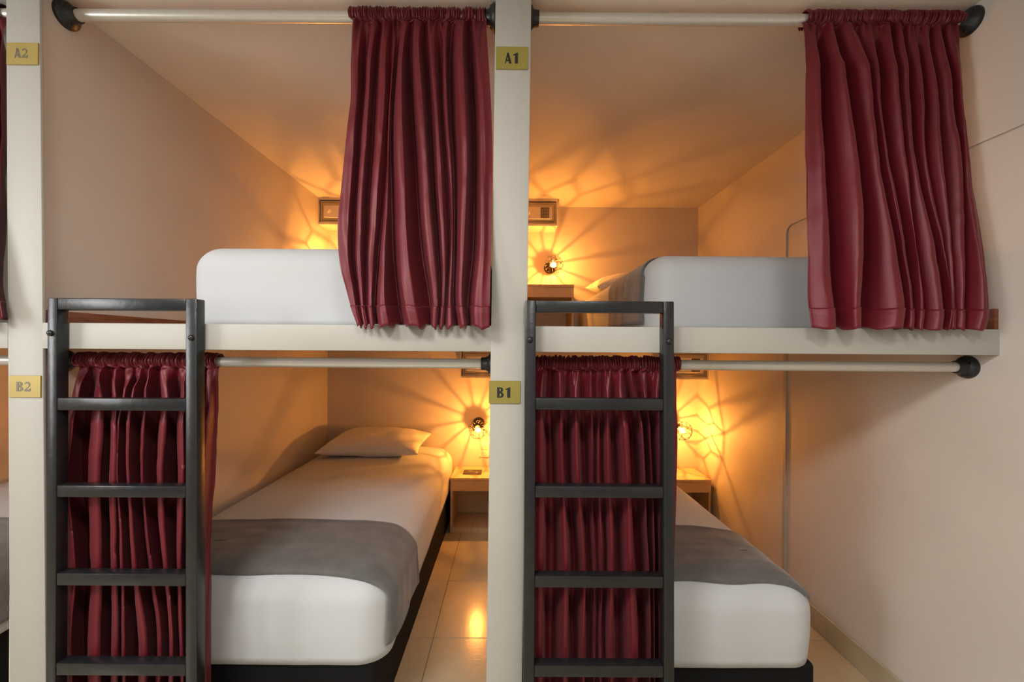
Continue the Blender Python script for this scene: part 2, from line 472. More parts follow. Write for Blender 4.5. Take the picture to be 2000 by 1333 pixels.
def curtain(label, ys, rows, hx, rz, R, ytop, ybot, zbot, seed, depth=1.0, group=None, hem_drop=None, hemh=.050, blouse=0.0, ymax=.13, sharp=1.05, tuck=.30, plateau=1.0, comp=1.0, ymin=None):
    """ys: picture heights of the levels; rows: per node (kind, px per level); hx: px of the header's ends"""
    rnd = random.Random(seed)
    kinds = [r[0] for r in rows]
    N = len(rows)
    mult = np.array([rnd.uniform(.65, 1.45) for _ in range(N)])
    zt = rz - R * .9
    L = len(ys)
    zs = []; vals = np.zeros((L, N))
    for l in range(L):
        zz = []
        for i, r in enumerate(rows):
            Yp = ytop + (ybot - ytop) * min(1, max(0, (l / (L - 1))))
            x, z = inv(r[1][l], ys[l], Yp); vals[l, i] = x; zz.append(z)
        zs.append(sum(zz) / N)
    # each node lies at its own depth (ridges forward, valleys back): find its true x on the line of sight
    hk = {'R': 1.0, 'V': -1.0, 'E': 0.25}
    for l in range(L):
        Yp = ytop + (ybot - ytop) * (l / (L - 1)) ** 1.2
        sp = np.abs(np.diff(vals[l])); an = np.zeros(N); an[1:-1] = (sp[:-1] + sp[1:]) / 2; an[0] = sp[0]; an[-1] = sp[-1]
        an = np.clip(an * 1.9, .010, .064) * depth * mult
        an = np.convolve(np.pad(an, 1, mode='edge'), [.25, .5, .25], 'valid')
        if l == 0: an = an * .2
        for i in range(N):
            Yn = min(Yp - an[i] * hk[kinds[i]], ymax)
            vals[l, i] *= 1 + comp * ((Yn - CAM.y) / (Yp - CAM.y) - 1)
    lev = [zt - z for z in zs]              # distance below header
    H = zt - zbot
    K = 10
    cols = (N - 1) * K + 1
    nrows = max(60, int(H / .007))
    sidx = np.linspace(0, N - 1, cols)
    hk = {'R': 1.0, 'V': -1.0, 'E': 0.25}
    hn = np.array([hk[k] for k in kinds])
    i0 = np.minimum(sidx.astype(int), N - 2); t = sidx - i0
    riser = np.array([kinds[k] == 'V' for k in i0])
    w_ = np.where(riser, .5 - .5 * np.cos(PI * t ** plateau), .5 - .5 * np.cos(PI * t))
    h = hn[i0] * (1 - w_) + hn[i0 + 1] * w_
    h = 1 - 2 * ((1 - h) / 2) ** sharp
    ph = [rnd.uniform(0, 6.28) for _ in range(12)]
    zx_cent = None
    V = []; vs_rows = []
    for r in range(nrows + 1):
        d = H * (r / nrows)
        xn = crom(lev, vals, d)
        sp = np.abs(np.diff(xn))
        an = np.zeros(N); an[1:-1] = (sp[:-1] + sp[1:]) / 2; an[0] = sp[0]; an[-1] = sp[-1]
        an = np.clip(an * 1.9, .010, .064) * depth * mult
        an = np.convolve(np.pad(an, 1, mode='edge'), [.25, .5, .25], 'valid')
        amp = an[i0] * (1 - w_) + an[i0 + 1] * w_
        x = xn[i0] * (1 - t) + xn[i0 + 1] * t
        isR = np.array([kinds[k] == 'R' for k in i0])
        under = np.where(isR, np.sin(PI * t) ** 1.0 * t, (1 - t) ** 2 * .35 * np.array([kinds[k] == 'V' for k in i0]))
        x = x - tuck * amp * under * min(1, d / .12)
        grow = .10 + .90 * min(1, d / .17) ** .8
        gather = math.exp(-d / .06)
        tt = d / H
        Y = ytop + (ybot - ytop) * (tt ** 1.2) - blouse * math.sin(PI * min(1, tt)) ** 2 - amp * h * grow
        # gathers fanning out of the header
        Y = Y - .0085 * gather * (np.sin(sidx * 4.1 + ph[0]) + .6 * np.sin(sidx * 7.3 + ph[1] + d * 20)) * min(1, d / .01)
        # soft wrinkles
        Y = Y - .0016 * np.sin(sidx * 2.3 + d * 9 + ph[2]) * min(1, d / .05) - .0010 * np.sin(sidx * 5.1 - d * 14 + ph[3])
        x = x + .0022 * np.sin(d * 11 + sidx * .9 + ph[4]) * min(1, d / .1) * np.sin(PI * np.clip(sidx / (N - 1), 0, 1))
        wr = np.array([noise.noise(Vector((xx * 9 + d * 4, d * 7 + seed, 1))) * .0045 + noise.noise(Vector((xx * 26 - d * 9, d * 17, seed))) * .0020 for xx in x[::3]])
        Y = Y + np.interp(np.arange(cols), np.arange(0, cols, 3), wr) * min(1, d / .05)
        Y = np.minimum(Y, ymax)
        if ymin is not None: Y = ymin + np.log1p(np.exp(np.clip((Y - ymin) * 140, -30, 30))) / 140
        z = np.full(cols, zt - d)
        if hem_drop is not None:
            k = max(0, (tt - .85) / .15)
            z = z - (k ** 2) * np.clip((-Y - .012) / .02, 0, 1) * hem_drop * (.35 + .65 * np.sin(sidx * 1.9 + ph[5]) ** 2)
        # hem stitching line
        sd = (H - hemh) - d
        Y = Y + .0014 * math.exp(-(sd / .004) ** 2)
        vs_rows.append(np.stack([x, Y, z], 1))
    xs_top = vs_rows[0][:, 0]
    e = empty('curtain', (float(xs_top.mean()), ytop, rz), label, 'curtain', group)
    kh = int(nrows * (H - hemh) / H)
    def grid(name, rr, off=0.0):
        V = np.concatenate([q + np.array([0, -off, 0]) for q in rr]).tolist()
        n = cols; Fc = []
        for a in range(len(rr) - 1):
            for c in range(n - 1):
                Fc.append((a * n + c, (a + 1) * n + c, (a + 1) * n + c + 1, a * n + c + 1))
        return mesh(name, V, Fc, M_satin, e, smooth=True)
    grid('panel', vs_rows[:kh + 1])
    hm = vs_rows[kh:]
    o = grid('hem', hm, .0012)
    md = o.modifiers.new('thick', 'SOLIDIFY'); md.thickness = .0022; md.offset = 1
    # header: rod pocket with fine ruffles
    x0, _ = inv(hx[0], ys[0], YR); x1, _ = inv(hx[1], ys[0], YR)
    nc = int((x1 - x0) / .0009)
    prof = []
    for k in range(15):
        a = math.radians(-35 + k * 250 / 14)      # from behind-below over the top to the front-below
        prof.append((math.cos(a), math.sin(a), 1.0))
    V = []; Fc = []
    us = np.linspace(x0, x1, nc)
    # irregular ruffle signal
    sig = np.zeros(nc); phs = 0; fr = 2 * PI / .0150
    warp = np.array([noise.noise(Vector((u * 60, seed * 3.1, 0))) for u in us])
    warp2 = np.array([noise.noise(Vector((u * 140, seed * 1.7, 5))) for u in us])
    for k, (cy, cz, q) in enumerate(prof):
        ang = k / 14
        s = -.0080 * (1 - np.abs(np.sin(us * fr + warp * 2.5 + ang * warp2 * 3))) ** 1.6 + .0022 * np.sin(us * fr * .31 + warp2 * 4 + ang) + .0015
        edge = np.clip(np.minimum(us - x0, x1 - us) / .006, 0, 1)
        rr = R + .0090 + s * (.5 + .5 * edge)
        if 6 <= k <= 8: rr = rr + .0020 + .0015 * warp2
        if k >= 13: rr = rr - .0018
        yy = YR + rr * cy; zz = rz + rr * cz
        for c in range(nc): V.append((us[c] + .0012 * math.sin(k * .8 + us[c] * 700), yy[c], zz[c]))
    # lip that runs down into the panel
    lipx = np.interp(np.linspace(0, 1, nc), np.linspace(0, 1, cols), xs_top)
    lipy = np.interp(np.linspace(0, 1, nc), np.linspace(0, 1, cols), vs_rows[1][:, 1])
    for c in range(nc): V.append((lipx[c], lipy[c] - .001, zt - .006))
    for a in range(len(prof)):
        for c in range(nc - 1):
            Fc.append((a * nc + c, a * nc + c + 1, (a + 1) * nc + c + 1, (a + 1) * nc + c))
    mesh('header', V, Fc, M_satin, e, smooth=True)
    return e

def zpx(x0, sc_, rows):       # rows given in pixels of an enlargement
    return [(k, [x0 + q / sc_ for q in v]) for k, v in rows]

A2R = zpx(650, 4.038, [
    ('E', [158, 150, 107, 66, 145, 205]), ('R', [210, 190, 155, 125, 182, 225]), ('V', [268, 245, 210, 188, 222, 250]),
    ('R', [320, 290, 252, 228, 245, 268]), ('V', [375, 333, 308, 288, 275, 292]), ('R', [425, 400, 375, 335, 312, 322]),
    ('V', [478, 450, 440, 372, 345, 360]), ('R', [495, 462, 450, 415, 415, 435]), ('V', [508, 474, 462, 488, 540, 560]),
    ('R', [555, 545, 545, 575, 628, 670]), ('V', [615, 636, 662, 722, 780, 778]), ('R', [672, 700, 738, 798, 825, 805]),
    ('V', [742, 768, 796, 838, 850, 835]), ('R', [790, 812, 850, 880, 880, 865]), ('V', [848, 868, 902, 925, 905, 892]),
    ('R', [880, 902, 930, 948, 938, 930]), ('V', [925, 938, 958, 970, 962, 985]), ('R', [1010, 1035, 1050, 1030, 1012, 1045]),
    ('V', [1085, 1118, 1130, 1122, 1075, 1078]), ('R', [1140, 1170, 1190, 1190, 1150, 1155]), ('E', [1213, 1248, 1262, 1252, 1245, 1242])])
curtain('burgundy satin curtain bunched at the right of the upper middle bunk opening', [60, 200, 322, 480, 588, 632], A2R, (686, 948),
        ZRU, RU, YR - .012, -.018, 1.4085, 3, .66, 'burgundy satin bunk curtains', hem_drop=.018, sharp=2.3)
A1R = zpx(1540, 3.92, [
    ('E', [98, 95, 90, 85, 90, 128]), ('R', [165, 165, 180, 200, 225, 250]), ('V', [240, 245, 270, 300, 335, 375]),
    ('R', [300, 360, 425, 440, 400, 430]), ('V', [352, 438, 510, 560, 560, 555]), ('R', [470, 555, 612, 690, 755, 760]),
    ('V', [535, 600, 682, 775, 832, 842]), ('R', [600, 640, 716, 810, 872, 890]), ('V', [672, 705, 765, 890, 930, 940]),
    ('R', [740, 785, 830, 915, 960, 970]), ('V', [790, 815, 855, 930, 975, 985]), ('R', [840, 870, 915, 1010, 1070, 1085]),
    ('V', [890, 925, 985, 1098, 1172, 1182]), ('R', [935, 980, 1018, 1128, 1186, 1196]), ('V', [980, 1020, 1046, 1145, 1200, 1210]),
    ('R', [1030, 1080, 1110, 1188, 1220, 1240]), ('V', [1088, 1130, 1165, 1208, 1236, 1256]), ('R', [1140, 1208, 1265, 1275, 1272, 1300]),
    ('V', [1190, 1265, 1300, 1308, 1312, 1328]), ('R', [1232, 1290, 1332, 1352, 1380, 1392]), ('E', [1275, 1316, 1360, 1402, 1446, 1452])])
curtain('burgundy satin curtain hanging at the right end of the upper right bunk', [61, 204, 332, 486, 596, 642], A1R, (1569, 1872),
        ZRU, RU, YR - .012, -.020, 1.4085, 5, .62, 'burgundy satin bunk curtains', hem_drop=.010, sharp=1.5, tuck=.3, plateau=.8, comp=.15)
B2R = [('E', [156, 142, 137, 139, 137, 136]), ('R', [168, 153, 146, 152, 147, 147]), ('V', [180, 168, 158, 170, 163, 163]),
       ('R', [200, 196, 190, 195, 190, 190]), ('V', [216, 222, 221, 224, 225, 224]), ('R', [232, 236, 238, 237, 239, 238]),
       ('V', [245, 244, 248, 249, 253, 252]), ('R', [256, 251, 255, 258, 262, 262]), ('V', [266, 262, 263, 267, 269, 270]),
       ('R', [276, 272, 271, 280, 288, 286]), ('V', [286, 282, 282, 296, 310, 308]), ('R', [296, 293, 292, 308, 323, 320]),
       ('V', [307, 305, 303, 322, 338, 336]), ('R', [328, 323, 318, 336, 350, 350]), ('V', [350, 347, 346, 350, 362, 362]),
       ('R', [362, 362, 362, 364, 372, 374]), ('V', [378, 379, 380, 378, 383, 384]), ('R', [392, 393, 395, 390, 391, 391]),
       ('V', [403, 403, 403, 398, 397, 397]), ('R', [415, 415, 411, 404, 401, 401]), ('E', [428, 426, 420, 411, 406, 404])]
curtain('burgundy satin curtain behind the left ladder', [728, 800, 920, 1100, 1215, 1330], B2R, (154, 431),
        ZRL, RL, YR - .010, YR - .018, .10, 11, 1.05, 'burgundy satin bunk curtains', sharp=1.15, ymin=.004)
B1R = [('E', [1034, 1034, 1034, 1036, 1036, 1036]), ('R', [1060, 1058, 1061, 1056, 1055, 1055]), ('V', [1076, 1077, 1081, 1082, 1080, 1080]),
       ('R', [1098, 1098, 1099, 1106, 1106, 1105]), ('V', [1112, 1110, 1110, 1125, 1122, 1122]), ('R', [1124, 1126, 1127, 1143, 1139, 1139]),
       ('V', [1136, 1142, 1145, 1152, 1151, 1151]), ('R', [1152, 1155, 1156, 1160, 1160, 1160]), ('V', [1161, 1162, 1163, 1168, 1167, 1167]),
       ('R', [1168, 1169, 1169, 1174, 1173, 1173]), ('V', [1176, 1177, 1176, 1181, 1180, 1180]), ('R', [1187, 1188, 1188, 1194, 1193, 1193]),
       ('V', [1197, 1199, 1200, 1208, 1208, 1208]), ('R', [1208, 1216, 1224, 1232, 1235, 1236]), ('V', [1221, 1234, 1244, 1254, 1259, 1260]),
       ('R', [1232, 1245, 1255, 1261, 1264, 1265]), ('V', [1243, 1254, 1263, 1267, 1269, 1270]), ('R', [1254, 1263, 1270, 1273, 1275, 1275]),
       ('V', [1268, 1272, 1277, 1281, 1283, 1283]), ('R', [1282, 1283, 1285, 1289, 1290, 1290]), ('V', [1295, 1294, 1295, 1297, 1298, 1298]),
       ('R', [1308, 1306, 1307, 1306, 1305, 1305]), ('E', [1321, 1318, 1318, 1313, 1311, 1310])]
curtain('burgundy satin curtain behind the right ladder', [728, 800, 920, 1100, 1215, 1330], B1R, (1042, 1325),
        ZRL, RL, YR - .010, YR - .018, .10, 17, 1.0, 'burgundy satin bunk curtains', sharp=1.5, ymin=.004)
FR_ = []
for i in range(15):
    x = -170 + i * 13.0
    FR_.append(('E' if i in (0, 14) else 'RV'[i % 2], [x, x + 1, x, x - 1, x - 1]))
FR_[-1] = ('E', [11, 12, 12, 12.5, 12.5])
curtain('burgundy satin curtain edge at the far left picture edge', [60, 200, 400, 560, 620], FR_, (-170, 11),
        ZRU, RU, YR - .010, -.02, 1.415, 23, 1.0, 'burgundy satin bunk curtains')
rod(XF, XL0, YR, ZRU, RU, .042, 'curtain rod behind the far left burgundy curtain')

# ------------------------------------------------------------------ ladders
def ladder(label, l0, l1, r0, r1, lb, rb, top, rungs, bolts):
    """l0,l1 / r0,r1: px edges of the stiles near the top, lb, rb: shift of stiles at the bottom of the frame"""
    Yf, Yk = -.036, -.001
    def X(px, py): return inv(px, py, Yf)[0]
    def Z(px, py): return inv(px, py, Yf)[1]
    xm = X((l0 + r1) / 2, 900)
    e = empty('ladder', (xm, (Yf + Yk) / 2, 0), label, 'ladder', 'black steel bunk ladders')
    zt = Z((l0 + r1) / 2, top[0]); zb = 0.0
    def side(a, b_, sh):
        ya, yb = top[0], 1300
        xa0, xa1 = X(a, ya), X(a + sh, yb); xb0, xb1 = X(b_, ya), X(b_ + sh, yb)
        z_a, z_b = zt, Z((a + b_) / 2, yb)
        def ex(p, q, z): return p + (q - p) * (z - z_a) / (z_b - z_a)
        f = [(ex(xa0, xa1, zb), Yf, zb), (ex(xb0, xb1, zb), Yf, zb), (ex(xb0, xb1, zt), Yf, zt), (ex(xa0, xa1, zt), Yf, zt)]
        bk = [(x, Yk, z) for x, _, z in f]
        hexa('stile', f, bk, M_ladder, e, bev=.0030)
    side(l0, l1, lb); side(r0, r1, rb)
    def bar(name, p0, p1, y0, y1):
        za, zb_ = Z((p0 + p1) / 2, y0), Z((p0 + p1) / 2, y1)
        box(name, X(p0, y0) + .0005, X(p1, y0) - .0005, Yf + .0008, Yk - .0008, zb_, za, M_ladder, e, bev=.0030)
    bar('top_rail', l1, r0, top[0], top[1])
    for y0, y1 in rungs:
        k = (y0 - top[0]) / (1300 - top[0])
        bar('rung', l1 + lb * k, r0 + rb * k, y0, y1)
        # weld beads at both ends
    for px, py in bolts:
        x, z = inv(px, py, Yf)
        lathe('bolt', (x, Yf, z), (0, -1, 0), [(0, .0088), (.003, .0088), (.006, .007), (.0078, .004), (.0083, 0)], M_ladder, e, 16)
    return e
ladder('black steel ladder left of the middle pillar, in front of a curtain', 92, 111, 362, 384, -3, 0, (583, 606),
       [(779, 803), (950, 973), (1122, 1146), (1298, 1322), (1473, 1497)], [(99, 651), (374, 660)])
ladder('black steel ladder just right of the middle pillar', 1026, 1047, 1296, 1317, -3.5, 0.5, (588, 611),
       [(779, 802), (951, 974), (1127, 1150), (1302, 1325), (1476, 1499)], [(1035, 664), (1307, 667)])

# ------------------------------------------------------------------ number plates
def glyph(ch):
    """bold display shapes in a 1 x 1 box: list of polygons (closed outlines without holes)"""
    P = []
    if ch == 'A':
        P.append([(0.00, 0), (0.14, 0), (0.47, 0.86), (0.40, 1.0), (0.36, 1.0)])
        P.append([(0.36, 1.0), (0.56, 1.0), (1.0, 0), (0.64, 0), (0.40, 0.62)])
        P.append([(0.20, 0.22), (0.62, 0.22), (0.60, 0.33), (0.24, 0.33)])
    elif ch == 'B':
        P.append([(0.0, 0), (0.34, 0), (0.34, 1.0), (0.0, 1.0)])
        def bowl(cy, ry, rx, th_):
            o = []; n = 14
            for k in range(n + 1):
                a = PI / 2 - PI * k / n
                o.append((0.46 + rx * math.cos(a), cy + ry * math.sin(a)))
            o = [(0.36, cy + ry)] + o + [(0.36, cy - ry)]
            i_ = []
            for k in range(n + 1):
                a = -PI / 2 + PI * k / n
                i_.append((0.46 + (rx - th_) * math.cos(a), cy + (ry - .13) * math.sin(a)))
            i_ = [(0.36, cy - ry + .13)] + i_ + [(0.36, cy + ry - .13)]
            return o, i_
        for cy, ry, rx in ((0.755, 0.245, 0.42), (0.27, 0.27, 0.50)):
            o, i_ = bowl(cy, ry, rx, .34)
            ir = i_[::-1]
            for k in range(len(o) - 1):
                P.append([o[k], o[k + 1], ir[k + 1], ir[k]])
    elif ch == '1':
        P.append([(0.34, 0), (0.82, 0), (0.82, 1.0), (0.62, 1.0), (0.34, 0.90)])
        P.append([(0.08, 0.74), (0.36, 0.80), (0.36, 0.92), (0.08, 0.84)])
    elif ch == '2':
        n = 16; o = []; i_ = []
        for k in range(n + 1):
            a = math.radians(165 - 215 * k / n)
            o.append((0.46 + 0.44 * math.cos(a), 0.70 + 0.30 * math.sin(a)))
            wd = .10 + .18 * max(0, math.sin(PI * k / n)) ** .7
            i_.append((0.46 + (0.44 - wd) * math.cos(a), 0.70 + (0.30 - wd * .62) * math.sin(a)))
        for k in range(n): P.append([o[k], o[k + 1], i_[k + 1], i_[k]])
        P.append([o[-1], (0.30, 0.24), (0.02, 0.16), i_[-1]][::1])
        P.append([(0.0, 0.0), (0.92, 0.0), (1.0, 0.32), (0.90, 0.32), (0.80, 0.22), (0.02, 0.20)])
    return P

def plate(text, p0, p1, q0, q1, t0, t1, s0, s1, gold, ink, label):
    Y = 0.0
    x0, zt = inv(p0, q0, Y - .004); x1, zb = inv(p1, q1, Y - .004)
    e = empty('number_plate', ((x0 + x1) / 2, Y, zb), label, 'sign', 'gold bunk number plates')
    box('plate', x0, x1, Y - .0045, Y - .0002, zb, zt, gold, e, bev=.0006, seg=1)
    gx0, gz1 = inv(t0, s0, Y - .005); gx1, gz0 = inv(t1, s1, Y - .005)
    wch = (gx1 - gx0) / len(text)
    bm = bmesh.new()
    for i, ch in enumerate(text):
        ww = wch * (.92 if i == 0 else .86)
        bx = gx0 + i * wch * 1.06
        for poly in glyph(ch):
            fr = [bm.verts.new((bx + px * ww, Y - .0052, gz0 + py * (gz1 - gz0))) for px, py in poly]
            bk = [bm.verts.new((v_.co.x, Y - .0044, v_.co.z)) for v_ in fr]
            bm.faces.new(fr); bm.faces.new(bk[::-1])
            for a in range(len(fr)):
                c = (a + 1) % len(fr); bm.faces.new((fr[c], fr[a], bk[a], bk[c]))
    bmesh.ops.recalc_face_normals(bm, faces=bm.faces)
    from_bm('lettering', bm, ink, e)
    for (cx, cz) in ((x0 + .004, zt - .004), (x1 - .004, zt - .004), (x0 + .004, zb + .004), (x1 - .004, zb + .004)):
        pass
    return e
plate('A1', 969, 1031, 91, 135, 986, 1015, 103, 124, M_gold, M_ink, 'gold plate reading A1 on the middle pillar, upper')
plate('B1', 955, 1016, 744.5, 789, 971, 1000, 757, 777.5, M_gold, M_ink, 'gold plate reading B1 on the middle pillar, lower')
plate('A2', 12.5, 74, 83, 126, 28, 55, 94, 113, M_gold2, M_ink2, 'gold plate reading A2 on the left pillar, upper')
plate('B2', 17.5, 79, 734, 777, 32, 61, 746, 765, M_gold2, M_ink2, 'gold plate reading B2 on the left pillar, lower')

# ------------------------------------------------------------------ beds
def rbox(lx, ly, lz, r, nx, ny, nz_, soft=0.0, seed=0, flat=False, crown=.014, sag=0.0, taper=0.0):
    """rounded box mesh centred in x,y with its base at z=0; returns bmesh"""
    bm = bmesh.new()
    def lin(n, l):
        k = 5
        core = np.linspace(-l / 2 + r, l / 2 - r, n)
        a = [-l / 2 + r - r * math.tan(PI / 4 * (1 - i / k)) for i in range(k)]
        b_ = [l / 2 - r + r * math.tan(PI / 4 * ((i + 1) / k)) for i in range(k)]
        return a + list(core) + b_
    X, Y_, Z_ = lin(nx, lx), lin(ny, ly), lin(nz_, lz)
    cache = {}
    def vert(x, y, z):
        key = (round(x, 5), round(y, 5), round(z, 5))
        if key in cache: return cache[key]
        c = Vector((min(max(x, -lx / 2 + r), lx / 2 - r), min(max(y, -ly / 2 + r), ly / 2 - r), min(max(z, -lz / 2 + r), lz / 2 - r)))
        d = Vector((x, y, z)) - c
        p = c + d.normalized() * r
        if flat and d.z < 0:
            m_ = max(abs(d.x), abs(d.y)); l_ = math.hypot(d.x, d.y)
            k_ = m_ / l_ if l_ > 1e-9 else 0
            p = Vector((c.x + d.x * k_, c.y + d.y * k_, c.z + d.z))
        if soft:
            nn = d.normalized()
            f = (1 - abs(2 * p.z / lz) ** 2.2)
            q = noise.noise(Vector((p.x * 4 + seed, p.y * 4, p.z * 6))) * .5 + noise.noise(Vector((p.x * 13 + seed, p.y * 13, p.z * 20))) * .18
            p = p + Vector((nn.x, nn.y, 0)) * soft * f + nn * q * soft * .5
        if sag and p.z > 0: p.z -= sag * (p.z / (lz / 2)) * min(1, abs(2 * p.x / lx)) ** 5
        if taper and p.x > 0: p.x += taper * (.5 - p.y / ly) * (2 * p.x / lx)
        if soft and d.z > 0: p.z += crown * (1 - (2 * p.x / lx) ** 2) * (1 - (2 * p.y / ly) ** 6)
        p.z += lz / 2
        v_ = bm.verts.new(p); cache[key] = v_
        return v_
    def face(us, vs, fn):
        for i in range(len(us) - 1):
            for j in range(len(vs) - 1):
                q = [fn(us[i], vs[j]), fn(us[i + 1], vs[j]), fn(us[i + 1], vs[j + 1]), fn(us[i], vs[j + 1])]
                if len(set(q)) == 4:
                    try: bm.faces.new(q)
                    except ValueError: pass
    face(X, Y_, lambda a, b_: vert(a, b_, lz / 2)); face(X, Y_, lambda a, b_: vert(a, b_, -lz / 2))
    face(X, Z_, lambda a, b_: vert(a, -ly / 2, b_)); face(X, Z_, lambda a, b_: vert(a, ly / 2, b_))
    face(Y_, Z_, lambda a, b_: vert(-lx / 2, a, b_)); face(Y_, Z_, lambda a, b_: vert(lx / 2, a, b_))
    bmesh.ops.recalc_face_normals(bm, faces=bm.faces)
    return bm

def mattress(name, x0, x1, y0, y1, z0, z1, r, parent, seed, flat=False, crown=.014, sag=0.0, taper=0.0):
    bm = rbox(x1 - x0, y1 - y0, z1 - z0, r, 26, 40, 8, .008, seed, flat, crown, sag, taper)
    bmesh.ops.translate(bm, verts=bm.verts, vec=((x0 + x1) / 2, (y0 + y1) / 2, z0))
    return from_bm(name, bm, M_sheet, parent, smooth=True)

def runner(label, x0, x1, ya, yb, z0, z1, r, seed, dl, dr, off=.0085, ya_side=None, crown=.008, hemb=.004, sag=.032, taper=.035, yfoot=.145):
    if ya_side is None: ya_side = ya
    """grey cloth across the mattress: sides drop dl / dr below the top on the left / right"""
    sd = .015; Rx = r + sd; Rz = r + off
    top = z1 + off
    pts = []
    L = x0 - sd; Rr = x1 + sd
    def line(a, b_, n): return [(a[0] + (b_[0] - a[0]) * k / n, a[1] + (b_[1] - a[1]) * k / n, a[2]) for k in range(n)]
    pts += line((L, top - dl, 0), (L, top - Rz), 10)
    pts += [(L + Rx - Rx * math.cos(t), top - Rz + Rz * math.sin(t), math.sin(t)) for t in [k * PI / 2 / 8 for k in range(8)]]
    pts += line((L + Rx, top, 1), (Rr - Rx, top), 40)
    pts += [(Rr - Rx + Rx * math.sin(t), top - Rz + Rz * math.cos(t), math.cos(t)) for t in [k * PI / 2 / 8 for k in range(8)]]
    if dr > Rz: pts += line((Rr, top - Rz, 0), (Rr, top - dr), 10) + [(Rr, top - dr, 0)]
    else: pts = [q for q in pts if q[0] < (L + Rr) / 2 or top - q[1] <= dr]
    ny = 44
    V = []; Fc = []
    for j in range(ny + 1):
        t = j / ny
        for i, (x, z, up) in enumerate(pts):
            wob = .012 * noise.noise(Vector((x * 5 + seed, z * 5, 0)))
            y0_ = ya_side + (ya - ya_side) * up
            y = y0_ + (yb - y0_) * t + wob * (1 if t < .5 else -1.2)
            nn = Vector((0, 0, 1)) if up > .5 else Vector((-1 if x < (L + Rr) / 2 else 1, 0, 0))
            w_ = noise.noise(Vector((x * 7 + seed, y * 16, z * 7))) * .0030 + noise.noise(Vector((x * 3, y * 40, z * 3 + seed))) * .0010
            w_ += hemb * (math.exp(-((t - .035) / .022) ** 2) + .8 * math.exp(-((1 - t - .02) / .02) ** 2))
            hang = max(0, (top - Rz - z)) / max(.01, dl)
            if up == 0: w_ += .006 * hang * math.sin(y * 30 + seed) * .6 + .004 * hang
            if up > .5:
                u_ = max(-1, min(1, (2 * x - x0 - x1) / (x1 - x0))); z = z + crown * (1 - u_ ** 2) * (up - .5) * 2
            dd = yfoot + r - y
            if dd > 0:
                drop = r - math.sqrt(max(0, r * r - dd * dd)); z -= drop * up; x -= drop * (1 - up) * (1 if x > (x0 + x1) / 2 else -1)
            if sag:
                uu = min(1, abs(2 * x - x0 - x1) / (x1 - x0)); z = z - sag * max(0, min(1, (z - (z0 + z1) / 2) / ((z1 - z0) / 2))) * uu ** 5
            if taper and x > (x0 + x1) / 2: x = x + taper * (.5 - (y - 1.085) / 1.88) * (2 * x - x0 - x1) / (x1 - x0)
            V.append((x + nn.x * w_, y, z + nn.z * w_))
    n = len(pts)
    for j in range(ny):
        for i in range(n - 1):
            Fc.append((j * n + i, j * n + i + 1, (j + 1) * n + i + 1, (j + 1) * n + i))
    o = mesh('bed_runner', V, Fc, M_grey, None, smooth=True)
    md = o.modifiers.new('thick', 'SOLIDIFY'); md.thickness = .0055; md.offset = -1
    return tag(o, label, 'bed runner', 'grey bed runners')

def pillow(label, cx, cy, z, lx, ly, h, seed, rx=0.0):
    n = 40; V = []; Fc = []
    def P(u, v_, s):
        a = (1 - abs(u) ** 2.6); b_ = (1 - abs(v_) ** 2.6)
        t = max(0, a) ** .5 * max(0, b_) ** .5
        k = 1 - .07 * (1 - abs(v_)**2) * abs(u) ** 3
        k2 = 1 - .09 * (1 - abs(u)**2) * abs(v_) ** 3
        x = u * lx / 2 * k; y = v_ * ly / 2 * k2
        q = noise.noise(Vector((u * 3 + seed, v_ * 3, s))) * .012 * t + .004 * noise.noise(Vector((u * 10, v_ * 10, seed))) * t
        zz = h * (.62 if s > 0 else .38) * t * s + q + .003 * s
        if s < 0: zz = max(zz, -h * .36)
        return Vector((x, y, zz + h * .36 + .001))
    for s in (1, -1):
        for i in range(n + 1):
            for j in range(n + 1):
                V.append(P(-1 + 2 * i / n, -1 + 2 * j / n, s))
    m = (n + 1) ** 2
    for i in range(n):
        for j in range(n):
            a = i * (n + 1) + j
            Fc.append((a, a + n + 1, a + n + 2, a + 1)); Fc.append((m + a, m + a + 1, m + a + n + 2, m + a + n + 1))
    # seam strip
    rim = [i * (n + 1) for i in range(n + 1)] + [n * (n + 1) + j for j in range(1, n + 1)] + [i * (n + 1) + n for i in range(n - 1, -1, -1)] + [j for j in range(n - 1, 0, -1)]
    for a, b_ in zip(rim, rim[1:] + rim[:1]):
        Fc.append((a, m + a, m + b_, b_))
    Mx = Matrix.Translation((cx, cy, z)) @ Matrix.Rotation(rx, 4, 'X')
    bm = bmesh.new(); vs = [bm.verts.new(Mx @ v_) for v_ in V]
    for f in Fc: bm.faces.new([vs[k] for k in f])
    bmesh.ops.recalc_face_normals(bm, faces=bm.faces)
    o = from_bm('pillow', bm, M_pillow, None, smooth=True)
    return tag(o, label, 'pillow', 'white pillows')

